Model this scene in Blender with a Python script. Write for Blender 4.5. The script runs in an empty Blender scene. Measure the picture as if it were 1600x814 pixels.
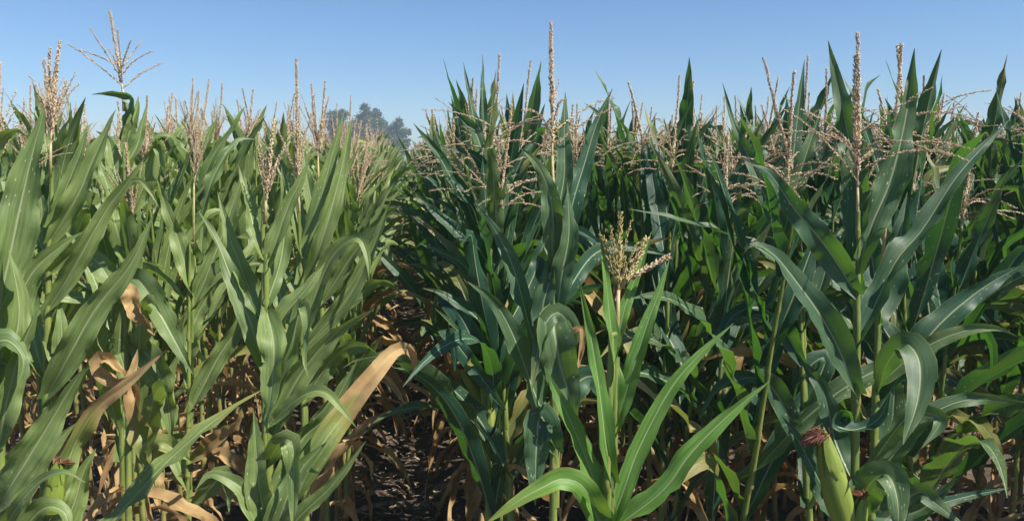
import bpy, math, random
import numpy as np
from mathutils import Vector, Matrix

SC = bpy.context.scene
COL = SC.collection
R = math.radians
rnd = random.Random(11)

# ------------------------------------------------------------------ camera
F = 1210.0                       # focal length in photo pixels (1600 wide)
CAM_H = 1.85
YAW, PITCH = R(7.8), R(-7.4)
cam_d = bpy.data.cameras.new('camera')
cam = bpy.data.objects.new('camera', cam_d)
COL.objects.link(cam)
cam.location = (0, 0, CAM_H)
cam.rotation_euler = (R(90) + PITCH, 0, -YAW)
cam_d.sensor_width = 36
cam_d.lens = 36 * F / 1600
cam_d.clip_start = 0.05
cam_d.clip_end = 5000
SC.camera = cam
CAM = Vector((0, 0, CAM_H))
RM = cam.rotation_euler.to_matrix()


def P(px, py, d):
    """world point seen at photo pixel (px, py) at depth d metres"""
    return CAM + RM @ Vector(((px - 800) / F * d, -(py - 407) / F * d, -d))


def proj(p):
    q = RM.transposed() @ (Vector(p) - CAM)
    d = -q.z
    return (800 + q.x / d * F, 407 - q.y / d * F, d) if d > 0.01 else (0, 0, d)


# ------------------------------------------------------------------ mesh builder
class MB:
    def __init__(self):
        self.v = []; self.f = []; self.uv = []; self.t = []; self.dr = []

    def vert(self, p, uv=(0.5, 0.5), t=0.0, dr=0.0):
        self.v.append((p[0], p[1], p[2])); self.uv.append(uv); self.t.append(t); self.dr.append(dr)
        return len(self.v) - 1

    def mesh(self, name, mats, smooth=True):
        m = bpy.data.meshes.new(name)
        m.from_pydata(self.v, [], self.f)
        for mt in (mats if isinstance(mats, (list, tuple)) else [mats]):
            m.materials.append(mt)
        n = len(self.v)
        if n:
            lv = np.empty(len(m.loops), dtype=np.int32)
            m.loops.foreach_get('vertex_index', lv)
            ul = m.uv_layers.new(name='UVMap')
            ul.data.foreach_set('uv', np.array(self.uv, dtype=np.float32)[lv].ravel())
            a = m.attributes.new('tint', 'FLOAT', 'POINT'); a.data.foreach_set('value', np.array(self.t, dtype=np.float32))
            a = m.attributes.new('dry', 'FLOAT', 'POINT'); a.data.foreach_set('value', np.array(self.dr, dtype=np.float32))
            if smooth:
                m.polygons.foreach_set('use_smooth', np.ones(len(m.polygons), dtype=bool))
        m.update()
        return m

    def obj(self, name, mats, parent=None, smooth=True):
        return link(name, self.mesh(name, mats, smooth), parent)


def link(name, data, parent=None):
    o = bpy.data.objects.new(name, data)
    COL.objects.link(o)
    if parent is not None:
        o.parent = parent
    return o


def tag(o, label=None, cat=None, group=None, kind=None):
    if label: o['label'] = label
    if cat: o['category'] = cat
    if group: o['group'] = group
    if kind: o['kind'] = kind
    return o


# ------------------------------------------------------------------ materials
def mat(name):
    m = bpy.data.materials.new(name)
    m.use_nodes = True
    nt = m.node_tree
    nt.nodes.clear()
    return m, nt


class N:
    """small node helper"""
    def __init__(self, nt): self.nt = nt
    def new(self, t, **kw):
        n = self.nt.nodes.new(t)
        for k, v in kw.items(): setattr(n, k, v)
        return n
    def set(self, sock, v):
        if hasattr(v, 'is_output') or hasattr(v, 'links'):
            self.nt.links.new(v, sock)
        else:
            sock.default_value = v
    def math(self, op, a, b=0.0, c=None, clamp=False):
        n = self.new('ShaderNodeMath', operation=op, use_clamp=clamp)
        self.set(n.inputs[0], a); self.set(n.inputs[1], b)
        if c is not None: self.set(n.inputs[2], c)
        return n.outputs[0]
    def mix(self, f, a, b, blend='MIX'):
        n = self.new('ShaderNodeMix', data_type='RGBA', blend_type=blend)
        self.set(n.inputs[0], f); self.set(n.inputs[6], a); self.set(n.inputs[7], b)
        return n.outputs[2]
    def ramp(self, x, lo, hi):
        n = self.new('ShaderNodeMapRange', interpolation_type='SMOOTHSTEP')
        self.set(n.inputs[0], x); self.set(n.inputs[1], lo); self.set(n.inputs[2], hi)
        return n.outputs[0]
    def attr(self, name):
        return self.new('ShaderNodeAttribute', attribute_name=name).outputs['Fac']
    def noise(self, vec, scale, detail=3.0, rough=0.55, dims='3D'):
        n = self.new('ShaderNodeTexNoise', noise_dimensions=dims)
        if vec is not None: self.set(n.inputs['Vector'], vec)
        n.inputs['Scale'].default_value = scale
        n.inputs['Detail'].default_value = detail
        n.inputs['Roughness'].default_value = rough
        return n.outputs['Fac']


def c4(r, g, b): return (r, g, b, 1.0)


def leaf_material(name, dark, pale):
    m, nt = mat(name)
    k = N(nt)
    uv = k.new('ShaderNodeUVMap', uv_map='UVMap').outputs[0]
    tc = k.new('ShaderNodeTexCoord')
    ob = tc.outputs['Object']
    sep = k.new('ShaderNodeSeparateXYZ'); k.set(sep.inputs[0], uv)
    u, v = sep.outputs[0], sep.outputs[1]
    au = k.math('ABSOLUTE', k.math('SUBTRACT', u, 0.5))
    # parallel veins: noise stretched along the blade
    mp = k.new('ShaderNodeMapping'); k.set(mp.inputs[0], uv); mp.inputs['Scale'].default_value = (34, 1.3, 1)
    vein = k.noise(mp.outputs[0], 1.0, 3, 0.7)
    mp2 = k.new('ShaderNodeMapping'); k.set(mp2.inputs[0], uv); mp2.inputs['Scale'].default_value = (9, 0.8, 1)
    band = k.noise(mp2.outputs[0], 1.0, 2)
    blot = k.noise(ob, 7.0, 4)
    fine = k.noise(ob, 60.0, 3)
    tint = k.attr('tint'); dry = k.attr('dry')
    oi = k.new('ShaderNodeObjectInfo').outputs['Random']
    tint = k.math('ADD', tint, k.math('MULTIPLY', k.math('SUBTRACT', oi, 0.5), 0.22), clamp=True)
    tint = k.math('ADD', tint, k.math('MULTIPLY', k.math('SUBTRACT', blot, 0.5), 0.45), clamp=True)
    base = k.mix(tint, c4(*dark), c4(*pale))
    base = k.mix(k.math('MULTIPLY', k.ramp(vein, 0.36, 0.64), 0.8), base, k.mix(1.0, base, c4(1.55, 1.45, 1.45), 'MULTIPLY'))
    base = k.mix(k.math('MULTIPLY', k.ramp(band, 0.44, 0.62), 0.9), base, k.mix(1.0, base, c4(0.62, 0.68, 0.66), 'MULTIPLY'))
    # midrib and margin
    rib = k.math('SUBTRACT', 1.0, k.ramp(au, 0.014, 0.036))
    base = k.mix(k.math('MULTIPLY', rib, 0.8), base, c4(0.42, 0.47, 0.26))
    edge = k.ramp(au, 0.470, 0.496)
    base = k.mix(k.math('MULTIPLY', edge, 0.55), base, c4(0.28, 0.29, 0.10))
    # pale feeding specks
    mp3 = k.new('ShaderNodeMapping'); k.set(mp3.inputs[0], uv); mp3.inputs['Scale'].default_value = (9, 5.5, 1)
    vo = k.new('ShaderNodeTexVoronoi'); k.set(vo.inputs['Vector'], mp3.outputs[0]); vo.inputs['Scale'].default_value = 1.0; vo.voronoi_dimensions = '2D'
    vo.inputs['Randomness'].default_value = 1.0
    sp = k.math('SUBTRACT', 1.0, k.ramp(k.math('ADD', vo.outputs['Distance'], k.math('MULTIPLY', k.math('SUBTRACT', fine, .5), .35)), 0.08, 0.20))
    colr = k.new('ShaderNodeSeparateColor'); k.set(colr.inputs[0], vo.outputs['Color'])
    sp = k.math('MULTIPLY', sp, k.math('GREATER_THAN', colr.outputs[0], 0.80))
    sp = k.math('MULTIPLY', sp, k.ramp(k.noise(ob, 3.2, 2), 0.45, 0.58))
    base = k.mix(k.math('MULTIPLY', sp, 0.8), base, c4(0.62, 0.62, 0.46))
    # yellowing, then dry tissue
    dn = k.math('ADD', dry, k.math('MULTIPLY', k.math('SUBTRACT', k.noise(mp2.outputs[0], 0.8, 4), 0.5), 0.55))
    dn = k.math('ADD', dn, k.math('MULTIPLY', k.math('MULTIPLY', au, dry), 0.35))
    yel = k.ramp(dn, 0.26, 0.50)
    base = k.mix(k.math('MULTIPLY', yel, 0.75), base, c4(0.26, 0.24, 0.055))
    br = k.ramp(dn, 0.46, 0.66)
    tan = k.mix(k.ramp(blot, 0.35, 0.65), c4(0.31, 0.19, 0.08), c4(0.60, 0.43, 0.20))
    tan = k.mix(k.math('MULTIPLY', k.ramp(vein, 0.4, 0.7), 0.4), tan, c4(0.20, 0.115, 0.055))
    base = k.mix(br, base, tan)
    bs = k.math('ADD', k.math('MULTIPLY', vein, 0.6), k.math('MULTIPLY', fine, 0.25))
    bump = k.new('ShaderNodeBump'); bump.inputs['Strength'].default_value = 0.22; bump.inputs['Distance'].default_value = 0.004
    k.set(bump.inputs['Height'], bs)
    pr = k.new('ShaderNodeBsdfPrincipled')
    k.set(pr.inputs['Base Color'], base)
    k.set(pr.inputs['Roughness'], k.math('ADD', 0.43, k.math('ADD', k.math('MULTIPLY', br, 0.35), k.math('MULTIPLY', fine, 0.14))))
    pr.inputs['Specular IOR Level'].default_value = 0.42
    k.set(pr.inputs['Normal'], bump.outputs[0])
    tr = k.new('ShaderNodeBsdfTranslucent')
    tcol = k.mix(br, k.mix(tint, c4(0.085, 0.25, 0.02), c4(0.26, 0.40, 0.035)), c4(0.45, 0.27, 0.10))
    k.set(tr.inputs[0], tcol)
    ms = k.new('ShaderNodeMixShader'); ms.inputs[0].default_value = 0.31
    nt.links.new(pr.outputs[0], ms.inputs[1]); nt.links.new(tr.outputs[0], ms.inputs[2])
    out = k.new('ShaderNodeOutputMaterial')
    nt.links.new(ms.outputs[0], out.inputs[0])
    return m


def plain_material(name, c1, c2, scale, rough=0.7, bump=0.3, stretch=(1, 1, 1), transl=None, spec=0.3, c3=None):
    m, nt = mat(name)
    k = N(nt)
    ob = k.new('ShaderNodeTexCoord').outputs['Object']
    mp = k.new('ShaderNodeMapping'); k.set(mp.inputs[0], ob); mp.inputs['Scale'].default_value = stretch
    n1 = k.noise(mp.outputs[0], scale, 5, 0.6)
    col = k.mix(k.ramp(n1, 0.32, 0.68), c4(*c1), c4(*c2))
    if c3:
        col = k.mix(k.math('MULTIPLY', k.attr('tint'), 1.0, clamp=True), col, c4(*c3))
    bp = k.new('ShaderNodeBump'); bp.inputs['Strength'].default_value = bump; bp.inputs['Distance'].default_value = 0.01
    k.set(bp.inputs['Height'], n1)
    pr = k.new('ShaderNodeBsdfPrincipled')
    k.set(pr.inputs['Base Color'], col)
    pr.inputs['Roughness'].default_value = rough
    pr.inputs['Specular IOR Level'].default_value = spec
    k.set(pr.inputs['Normal'], bp.outputs[0])
    out = k.new('ShaderNodeOutputMaterial')
    if transl:
        tr = k.new('ShaderNodeBsdfTranslucent'); tr.inputs[0].default_value = c4(*transl)
        ms = k.new('ShaderNodeMixShader'); ms.inputs[0].default_value = 0.25
        nt.links.new(pr.outputs[0], ms.inputs[1]); nt.links.new(tr.outputs[0], ms.inputs[2])
        nt.links.new(ms.outputs[0], out.inputs[0])
    else:
        nt.links.new(pr.outputs[0], out.inputs[0])
    return m


def soil_material():
    m, nt = mat('soil')
    k = N(nt)
    ob = k.new('ShaderNodeTexCoord').outputs['Object']
    n1 = k.noise(ob, 3.0, 6, 0.6); n2 = k.noise(ob, 45.0, 6, 0.7); n3 = k.noise(ob, 240.0, 3, 0.6)
    col = k.mix(k.ramp(n1, 0.35, 0.65), c4(0.09, 0.066, 0.050), c4(0.17, 0.13, 0.098))
    col = k.mix(k.math('MULTIPLY', k.ramp(n2, 0.5, 0.75), 0.6), col, c4(0.20, 0.155, 0.115))
    col = k.mix(k.math('MULTIPLY', k.ramp(n3, 0.62, 0.72), 0.6), col, c4(0.26, 0.21, 0.15))
    h = k.math('ADD', k.math('MULTIPLY', n2, 0.7), k.math('MULTIPLY', n3, 0.3))
    bp = k.new('ShaderNodeBump'); bp.inputs['Strength'].default_value = 0.9; bp.inputs['Distance'].default_value = 0.03
    k.set(bp.inputs['Height'], h)
    pr = k.new('ShaderNodeBsdfPrincipled')
    k.set(pr.inputs['Base Color'], col); pr.inputs['Roughness'].default_value = 0.95
    pr.inputs['Specular IOR Level'].default_value = 0.15
    k.set(pr.inputs['Normal'], bp.outputs[0])
    out = k.new('ShaderNodeOutputMaterial'); nt.links.new(pr.outputs[0], out.inputs[0])
    return m


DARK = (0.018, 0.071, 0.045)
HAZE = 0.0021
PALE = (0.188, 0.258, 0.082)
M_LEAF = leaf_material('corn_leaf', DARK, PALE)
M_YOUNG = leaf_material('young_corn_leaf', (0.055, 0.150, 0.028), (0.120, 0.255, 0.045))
M_STALK = plain_material('corn_stalk', (0.13, 0.20, 0.045), (0.27, 0.32, 0.08), 14, 0.5, 0.2, (4, 4, 0.6), (0.25, 0.35, 0.05), 0.4, c3=(0.34, 0.24, 0.11))
M_TASSEL = plain_material('corn_tassel', (0.48, 0.34, 0.21), (0.80, 0.66, 0.46), 55, 0.75, 0.2, transl=(0.55, 0.4, 0.25), c3=(0.42, 0.40, 0.10))
M_HUSK = plain_material('corn_husk', (0.17, 0.26, 0.035), (0.28, 0.37, 0.065), 9, 0.5, 0.25, (6, 6, 0.5), (0.3, 0.4, 0.05), 0.35, c3=(0.42, 0.30, 0.14))
M_SILK = plain_material('corn_silk', (0.11, 0.042, 0.026), (0.26, 0.11, 0.065), 90, 0.7, 0.2)
M_SOIL = soil_material()
M_STRAW = plain_material('straw', (0.16, 0.115, 0.07), (0.38, 0.29, 0.18), 30, 0.85, 0.2)
M_BARK = plain_material('bark', (0.10, 0.08, 0.06), (0.24, 0.20, 0.16), 4, 0.9, 0.6)
M_CROWN = plain_material('tree_leaf', (0.055, 0.095, 0.042), (0.11, 0.15, 0.07), 0.6, 0.6, 0.1, transl=(0.10, 0.14, 0.05), c3=(0.13, 0.15, 0.10))


# ------------------------------------------------------------------ shapes
US9 = (-1.0, -0.72, -0.42, -0.13, 0.0, 0.13, 0.42, 0.72, 1.0)
US5 = (-1.0, -0.5, 0.0, 0.5, 1.0)
US3 = (-1.0, 0.0, 1.0)


def blade(mb, pts, nrm, W, fold=0.35, ripple=0.3, us=US9, tint=0.5, dry=(0, 0), seed=0, crumple=0.0, base_w=0.5, peak=0.35, tear=0.0):
    """maize blade along pts (list of Vector) with face normals nrm; W = full width"""
    r = random.Random(seed)
    n = len(pts)
    L = sum((pts[i + 1] - pts[i]).length for i in range(n - 1))
    ph = [r.uniform(0, 6.28) for _ in range(6)]
    fr = [r.uniform(2.0, 4.2) for _ in range(3)]
    v0 = r.uniform(0, 50)
    i0 = len(mb.v)
    for i in range(n):
        s = i / (n - 1)
        T = (pts[min(i + 1, n - 1)] - pts[max(i - 1, 0)]).normalized()
        B = T.cross(nrm[i])
        if B.length < 1e-4: B = T.orthogonal()
        B.normalize()
        Nn = B.cross(T).normalized()
        a = base_w + (1 - base_w) * math.sin(min(s / peak, 1) * math.pi / 2)
        b = 1 - max(0, (s - peak) / (1 - peak)) ** 1.75
        hw = max(0.5 * W * a * b, 0.0006)
        fl = fold * (1 - 0.35 * s) + 1.3 * math.exp(-s / 0.05)
        cr = crumple * hw * (math.sin(s * 17 + ph[4]) + 0.7 * math.sin(s * 31 + ph[5]))
        for u in us:
            side = 0 if u < 0 else 1
            rp = ripple * hw * abs(u) ** 1.8 * (math.sin(2 * math.pi * fr[side] * s * (L / 0.5) ** 0.7 + ph[side]) + 0.45 * math.sin(2 * math.pi * fr[2] * 2.1 * s + ph[2 + side]))
            rp *= min(1, s * 5)
            ww = hw * (1 - 0.18 * min(fl, 1.0) ** 2 * abs(u))
            if abs(u) > 0.9 and not tear and len(us) > 5: ww *= 1 - 0.10 * r.random() ** 4 - (0.22 if r.random() < .015 else 0)
            if tear and abs(u) > 0.9: ww *= 1 - tear * max(0, math.sin(s * 43 + ph[0] * u)) * r.random()
            p = pts[i] + B * (u * ww) + Nn * (fl * abs(u) * hw + rp + cr * (0.5 + 0.5 * math.sin(3 * u + ph[3])))
            d = dry[0] + (dry[1] - dry[0]) * s
            mb.vert(p, (0.5 + 0.5 * u, v0 + s * L * 8), tint, d)
    m = len(us)
    for i in range(n - 1):
        for j in range(m - 1):
            q = i0 + i * m + j
            mb.f.append((q, q + 1, q + m + 1, q + m))


def catmull(cp, n):
    """resample control points smoothly"""
    c = [cp[0] * 2 - cp[1]] + list(cp) + [cp[-1] * 2 - cp[-2]]
    out = []
    k = len(cp) - 1
    for i in range(n):
        t = i / (n - 1) * k
        j = min(int(t), k - 1); f = t - j
        p0, p1, p2, p3 = c[j], c[j + 1], c[j + 2], c[j + 3]
        out.append(0.5 * ((2 * p1) + (p2 - p0) * f + (2 * p0 - 5 * p1 + 4 * p2 - p3) * f * f + (3 * p1 - p0 - 3 * p2 + p3) * f ** 3))
    # even arc length
    d = [0]
    for a, b in zip(out, out[1:]): d.append(d[-1] + (b - a).length)
    res = []; j = 0
    for i in range(n):
        t = d[-1] * i / (n - 1)
        while j < n - 2 and d[j + 1] < t: j += 1
        f = (t - d[j]) / max(d[j + 1] - d[j], 1e-9)
        res.append(out[j].lerp(out[j + 1], min(max(f, 0), 1)))
    return res


def arch_blade(mb, base, az, th0, th1, L, W, n=14, p=1.5, daz=0.0, twist=0.0, kink=None, **kw):
    """blade that rises from base at azimuth az and arches over; angles from vertical"""
    pts = [Vector(base)]; nr = []
    for i in range(n):
        s = i / (n - 1)
        th = th0 + (th1 - th0) * s ** p
        if kink and s > kink[0]: th += kink[1] * min(1, (s - kink[0]) / 0.08)
        a = az + daz * s
        T = Vector((math.sin(th) * math.cos(a), math.sin(th) * math.sin(a), math.cos(th)))
        Nn = Vector((-math.cos(th) * math.cos(a), -math.cos(th) * math.sin(a), math.sin(th)))
        Nn = Matrix.Rotation(twist * s, 3, T) @ Nn
        nr.append(Nn)
        if i < n - 1: pts.append(pts[-1] + T * (L / (n - 1)))
    blade(mb, pts, nr, W, **kw)


def tube(mb, pts, radii, sides=8, tints=None, cap=True):
    i0 = len(mb.v); n = len(pts)
    ref = Vector((0, 1, 0.1))
    for i in range(n):
        T = (pts[min(i + 1, n - 1)] - pts[max(i - 1, 0)]).normalized()
        B = T.cross(ref)
        if B.length < 0.05: B = T.cross(Vector((1, 0, 0)))
        B.normalize(); Nn = T.cross(B)
        for j in range(sides):
            a = 2 * math.pi * j / sides
            mb.vert(pts[i] + (B * math.cos(a) + Nn * math.sin(a)) * radii[i], (j / sides, i / n), tints[i] if tints else 0)
    for i in range(n - 1):
        for j in range(sides):
            a = i0 + i * sides + j; b = i0 + i * sides + (j + 1) % sides
            mb.f.append((a, b, b + sides, a + sides))
    if cap:
        mb.f.append(tuple(i0 + (n - 1) * sides + j for j in range(sides)))
        mb.f.append(tuple(i0 + sides - 1 - j for j in range(sides)))


def stalk(mb, a, b, r0=0.0135, r1=0.005, seed=0, sides=9, dry0=0.0):
    """jointed maize stalk from a to b"""
    r = random.Random(seed)
    H = (b - a).length
    pts = []; rad = []; tn = []
    z = 0.0; zs = [0]
    step = 0.10
    while z < H:
        z += step; step = min(0.20, step + 0.02); zs.append(min(z, H))
    off = Vector((0, 0, 0))
    for k in range(len(zs) - 1):
        z0, z1 = zs[k], zs[k + 1]
        for f, g in ((0.0, 1.17), (0.05, 1.20), (0.09, 1.02), (0.5, 0.97), (0.85, 1.0), (0.97, 1.06)):
            t = (z0 + (z1 - z0) * f) / H
            pts.append(a.lerp(b, t) + off); rad.append((r0 + (r1 - r0) * t ** 1.3) * g)
            tn.append(max(0, dry0 * (1 - t * 2.2)) + (0.25 if f < 0.06 else 0))
        off = off + Vector((r.uniform(-1, 1), r.uniform(-1, 1), 0)) * 0.0035
    pts.append(b); rad.append(r1); tn.append(0)
    tube(mb, pts, rad, sides, tn)


def spikelet(mb, p, d, ln, rr, t):
    B = d.orthogonal().normalized(); C = d.cross(B)
    i = len(mb.v)
    mb.vert(p, t=t)
    for a in (0, 2.09, 4.19):
        mb.vert(p + d * ln * 0.45 + (B * math.cos(a) + C * math.sin(a)) * rr, t=t)
    mb.vert(p + d * ln, t=t)
    for j in range(3):
        q = i + 1 + j; w = i + 1 + (j + 1) % 3
        mb.f.append((i, w, q)); mb.f.append((q, w, i + 4))


def tassel(mb, base, top, style='up', nb=9, seed=0, dens=1.0, blen=0.2, fat=1.0, tint=0.0):
    """central spike plus side branches set with spikelets"""
    r = random.Random(seed)
    ax = top - base; L = ax.length; ax = ax.normalized()

    def branch(p0, d0, ln, droop, rows, thick, start=0.05, sz=1.0):
        n = max(5, int(ln / 0.02))
        pts = [p0]; d = d0.copy()
        wob = Vector((r.uniform(-1, 1), r.uniform(-1, 1), 0)) * 0.02
        for i in range(n):
            d = (d + Vector((0, 0, -droop / n)) + wob * r.uniform(-1, 1.4)).normalized()
            pts.append(pts[-1] + d * (ln / n))
        if dens <= 0:          # seen from afar: one rough spike per branch
            st_ = max(1, n // 4)
            pq = pts[::st_]
            if pq[-1] is not pts[-1]: pq.append(pts[-1])
            tube(mb, pq, [(0.0062 if rows > 2 else 0.0042) * (1 - 0.6 * i / len(pq)) * r.uniform(.6, 1.35) for i in range(len(pq))], 3, [tint] * len(pq), cap=False)
            return
        tube(mb, pts, [0.0017 * thick * (1 - 0.75 * i / n) for i in range(n + 1)], 4, [tint] * (n + 1))
        m = max(3, int(ln / 0.0050 * dens))
        for q in range(m):
            s = start + (1 - start) * q / m
            x = s * n; j = min(int(x), n - 1); f = x - j
            c = pts[j].lerp(pts[j + 1], f); T = (pts[j + 1] - pts[j]).normalized()
            B = T.orthogonal().normalized()
            for w in range(rows):
                a = r.uniform(0, 6.28)
                o = Matrix.Rotation(a, 3, T) @ B
                spikelet(mb, c + o * 0.001, (T + o * (r.uniform(0.3, 0.85) if rows > 2 else r.uniform(0.2, 0.55))).normalized(), sz * (1 - 0.35 * s) * r.uniform(0.009, 0.0155) / max(dens, 0.35) ** 0.5, sz * 0.0015 * fat * r.uniform(0.8, 1.25) / max(dens, 0.35) ** 0.4, tint + r.uniform(-0.05, 0.1))
    branch(base, (ax + Vector((r.uniform(-.05, .05), r.uniform(-.05, .05), 0))).normalized(), L, 0.0, 5, 1.5 * fat, 0.12, 1.0)
    for b in range(nb):
        s = 0.04 + 0.26 * b / max(nb - 1, 1) + r.uniform(-0.02, 0.02)
        a = b * 2.4 + r.uniform(-0.5, 0.5)
        if style == 'up':
            th = R(r.uniform(8, 26)); droop = r.uniform(-0.1, 0.35)
        elif style == 'droop':
            th = R(r.uniform(35, 75)); droop = r.uniform(0.5, 1.5)
        else:
            th = R(r.uniform(18, 55)); droop = r.uniform(0.1, 0.9)
        o = Matrix.Rotation(a, 3, ax) @ ax.orthogonal().normalized()
        d = (ax * math.cos(th) + o * math.sin(th)).normalized()
        branch(base + ax * (L * s), d, blen * r.uniform(0.7, 1.2), droop, 2, 0.8, 0.06, 0.82)


def ear_mesh(seed, L=0.20, rad=0.026, dry=0.0):
    """husk-wrapped ear along local +Z"""
    r = random.Random(seed)
    mb = MB()
    ns, nr = 16, 18
    for i in range(nr):
        s = i / (nr - 1)
        rr = rad * (0.80 + 0.20 * math.sin(min(s / 0.28, 1) * math.pi / 2)) * (1 - max(0, (s - 0.30) / 0.70) ** 1.9 * 0.80)
        for j in range(ns):
            a = 2 * math.pi * j / ns
            lay = 1 + 0.025 * math.sin(3 * a + 2.2 * s + seed) + 0.012 * math.sin(8 * a - 3 * s)
            mb.vert((rr * lay * math.cos(a) + 0.012 * s * s, rr * lay * math.sin(a), s * L), (j / ns, s), dry)
    for i in range(nr - 1):
        for j in range(ns):
            a = i * ns + j; b = i * ns + (j + 1) % ns
            mb.f.append((a, b, b + ns, a + ns))
    mb.f.append(tuple((nr - 1) * ns + j for j in range(ns)))
    # free husk tips wrapped around the ear
    for q in range(5):
        a = q * 1.35 + r.uniform(-0.2, 0.2)
        pts = []; nrms = []
        for i in range(9):
            s = 0.50 + 0.56 * i / 8
            rr = rad * 1.015 * (0.56 + 0.45 * math.sin(min(s / 0.28, 1) * math.pi / 2)) * (1 - max(0, (s - 0.3) / 0.75) ** 1.9 * 0.75)
            pts.append(Vector((rr * math.cos(a) + 0.012 * s * s, rr * math.sin(a), s * L * (1 + 0.05 * (q % 2)))))
            nrms.append(Vector((-math.cos(a), -math.sin(a), 0)))
        blade(mb, pts, nrms, rad * 1.0, fold=0.25, ripple=0.05, us=US5, tint=dry, seed=seed + q, base_w=0.9)
    me = mb.mesh('ear', M_HUSK)
    sb = MB()
    mop = Vector((-0.55, 0.25, -0.75))
    for q in range(210):
        a = r.uniform(0, 6.28); o = Vector((math.cos(a), math.sin(a), 0))
        p0 = Vector((0.012, 0, L * 0.97)) + o * r.uniform(0, 0.009)
        pts = [p0]; d = (Vector((-.2, 0.1, 1)) + o * r.uniform(0.0, 0.5)).normalized()
        for i in range(5):
            d = (d + o * r.uniform(-0.1, 0.22) + mop * r.uniform(0.2, 0.6)).normalized()
            pts.append(pts[-1] + d * r.uniform(0.0055, 0.010))
        tube(sb, pts, [0.0013, 0.0012, 0.0012, 0.0011, 0.0009, 0.0006], 3, cap=False)
    return me, sb.mesh('silk', M_SILK)


# ------------------------------------------------------------------ generic plants
def plant_parts(seed, side, lod):
    """returns list of (part_name, mesh, extra) for one maize plant at the origin; side -1 pale, +1 dark"""
    r = random.Random(seed)
    pale = side < 0
    H = r.uniform(1.80, 1.96) if pale else r.uniform(1.73, 1.89)
    nl = 13 if pale else 16
    us, n = ((US9, 20), (US5, 13), (US3, 8), (US3, 5))[lod]
    parts = []
    sm = MB(); stalk(sm, Vector((0, 0, 0)), Vector((r.uniform(-.03, .03), r.uniform(-.03, .03), H)), r.uniform(0.012, 0.015), 0.0045, seed, (9, 7, 4, 3)[lod], 0.8)
    leaves = []; drys = []
    plane = r.uniform(0, math.pi) if r.random() < .5 else r.gauss(0, 0.5)
    for i in range(nl):
        f = i / (nl - 1)
        z = 0.16 + (H - 0.28) * f ** 0.95
        az = plane + math.pi * (i % 2) + r.gauss(0, 0.35)
        env = max(0.42 if pale else 0.53, math.sin(math.pi * min(1, 0.22 + 0.74 * f)) ** 0.6)
        L = (0.88 if pale else 0.90) * env * r.uniform(0.88, 1.12)
        W = (0.080 if pale else 0.082) * (0.55 + 0.45 * env) * r.uniform(0.88, 1.12)
        dead = f < (0.34 if pale else 0.20) + r.uniform(-0.05, 0.05)
        mb = MB()
        base = Vector((0, 0, z))
        sd = seed * 100 + i
        if dead:
            th0 = R(r.uniform(45, 80)); th1 = R(r.uniform(165, 185))
            arch_blade(mb, base, az, th0, th1, L * r.uniform(0.6, 0.95), W * r.uniform(.4, .65), n, r.uniform(0.35, 0.6), r.uniform(-.7, .7), r.uniform(-3, 3),
                       us=us, fold=r.uniform(0.6, 1.5), ripple=0.6, tint=0.6, dry=(0.75, 1.1), seed=sd, crumple=0.55, tear=.3)
        else:
            top = f > 0.62
            if top:
                th0 = R(r.uniform(8, 22)); th1 = R(r.uniform(10, 45) if not pale else r.uniform(15, 75))
                pw = 1.8
            else:
                th0 = R(r.uniform(16, 32)); th1 = R(r.uniform(50, 140)); pw = r.uniform(1.2, 2.4)
            kink = (r.uniform(0.5, 0.8), R(r.uniform(40, 90))) if r.random() < (0.30 if pale else .24) else None
            edged = r.random()
            dr = (0.0, 0.0)
            if f < 0.5: dr = (r.uniform(0.1, 0.35), r.uniform(0.4, 0.9)) if r.random() < 0.5 else (0.05, 0.3)
            elif edged < 0.5: dr = (0.0, r.uniform(0.15, 0.55))
            arch_blade(mb, base, az, th0, th1, L, W, n, pw, r.uniform(-.7, .7), r.uniform(-2.0, 2.0), kink,
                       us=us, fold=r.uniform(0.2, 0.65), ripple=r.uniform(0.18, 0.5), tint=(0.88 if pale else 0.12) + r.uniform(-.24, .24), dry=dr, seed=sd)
        (drys if dead else leaves).append(mb)
    tm = MB()
    st = r.choice(('up', 'up', 'mid') if pale else ('droop', 'droop', 'mid', 'droop'))
    tl = r.uniform(0.28, 0.40)
    tb = Vector((0, 0, H - 0.02)); tt = tb + Vector((r.uniform(-.06, .06), r.uniform(-.06, .06), tl))
    tassel(tm, tb, tt, st, r.randint(8, 13) if pale else r.randint(11, 17), seed, (1.0, 0.5, 0.14, 0.0)[lod], r.uniform(0.12, 0.19) if pale else r.uniform(0.19, 0.27), (1.3, 1.55, 1.8, 1.0)[lod])
    return dict(H=H, stalk=sm, leaves=leaves, dry=drys, tassel=tm, seed=seed, plane=plane)


def merge(mbs):
    o = MB()
    for b in mbs:
        k = len(o.v)
        o.v += b.v; o.uv += b.uv; o.t += b.t; o.dr += b.dr
        o.f += [tuple(q + k for q in f) for f in b.f]
    return o


EARS = [ear_mesh(500 + i, 0.19 + 0.015 * i, 0.024 + 0.001 * i, 0.1 * i) for i in range(3)]


def near_variant(seed, side):
    p = plant_parts(seed, side, 0)
    d = dict(stalk=p['stalk'].mesh('stalk', M_STALK), tassel=p['tassel'].mesh('tassel', M_TASSEL),
             leaf=[b.mesh('leaf', M_LEAF) for b in p['leaves']], dry=[b.mesh('dry_leaf', M_LEAF) for b in p['dry']])
    d['ear'] = seed % 3
    d['plane'] = p['plane']
    return d


def add_ear(root, idx, z, az, tilt):
    me, ms = EARS[idx]
    e = link('ear', me, root)
    e.location = (0.02 * math.cos(az), 0.02 * math.sin(az), z)
    e.rotation_euler = (0, tilt, az)
    link('silk', ms, e)
    return e


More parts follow.
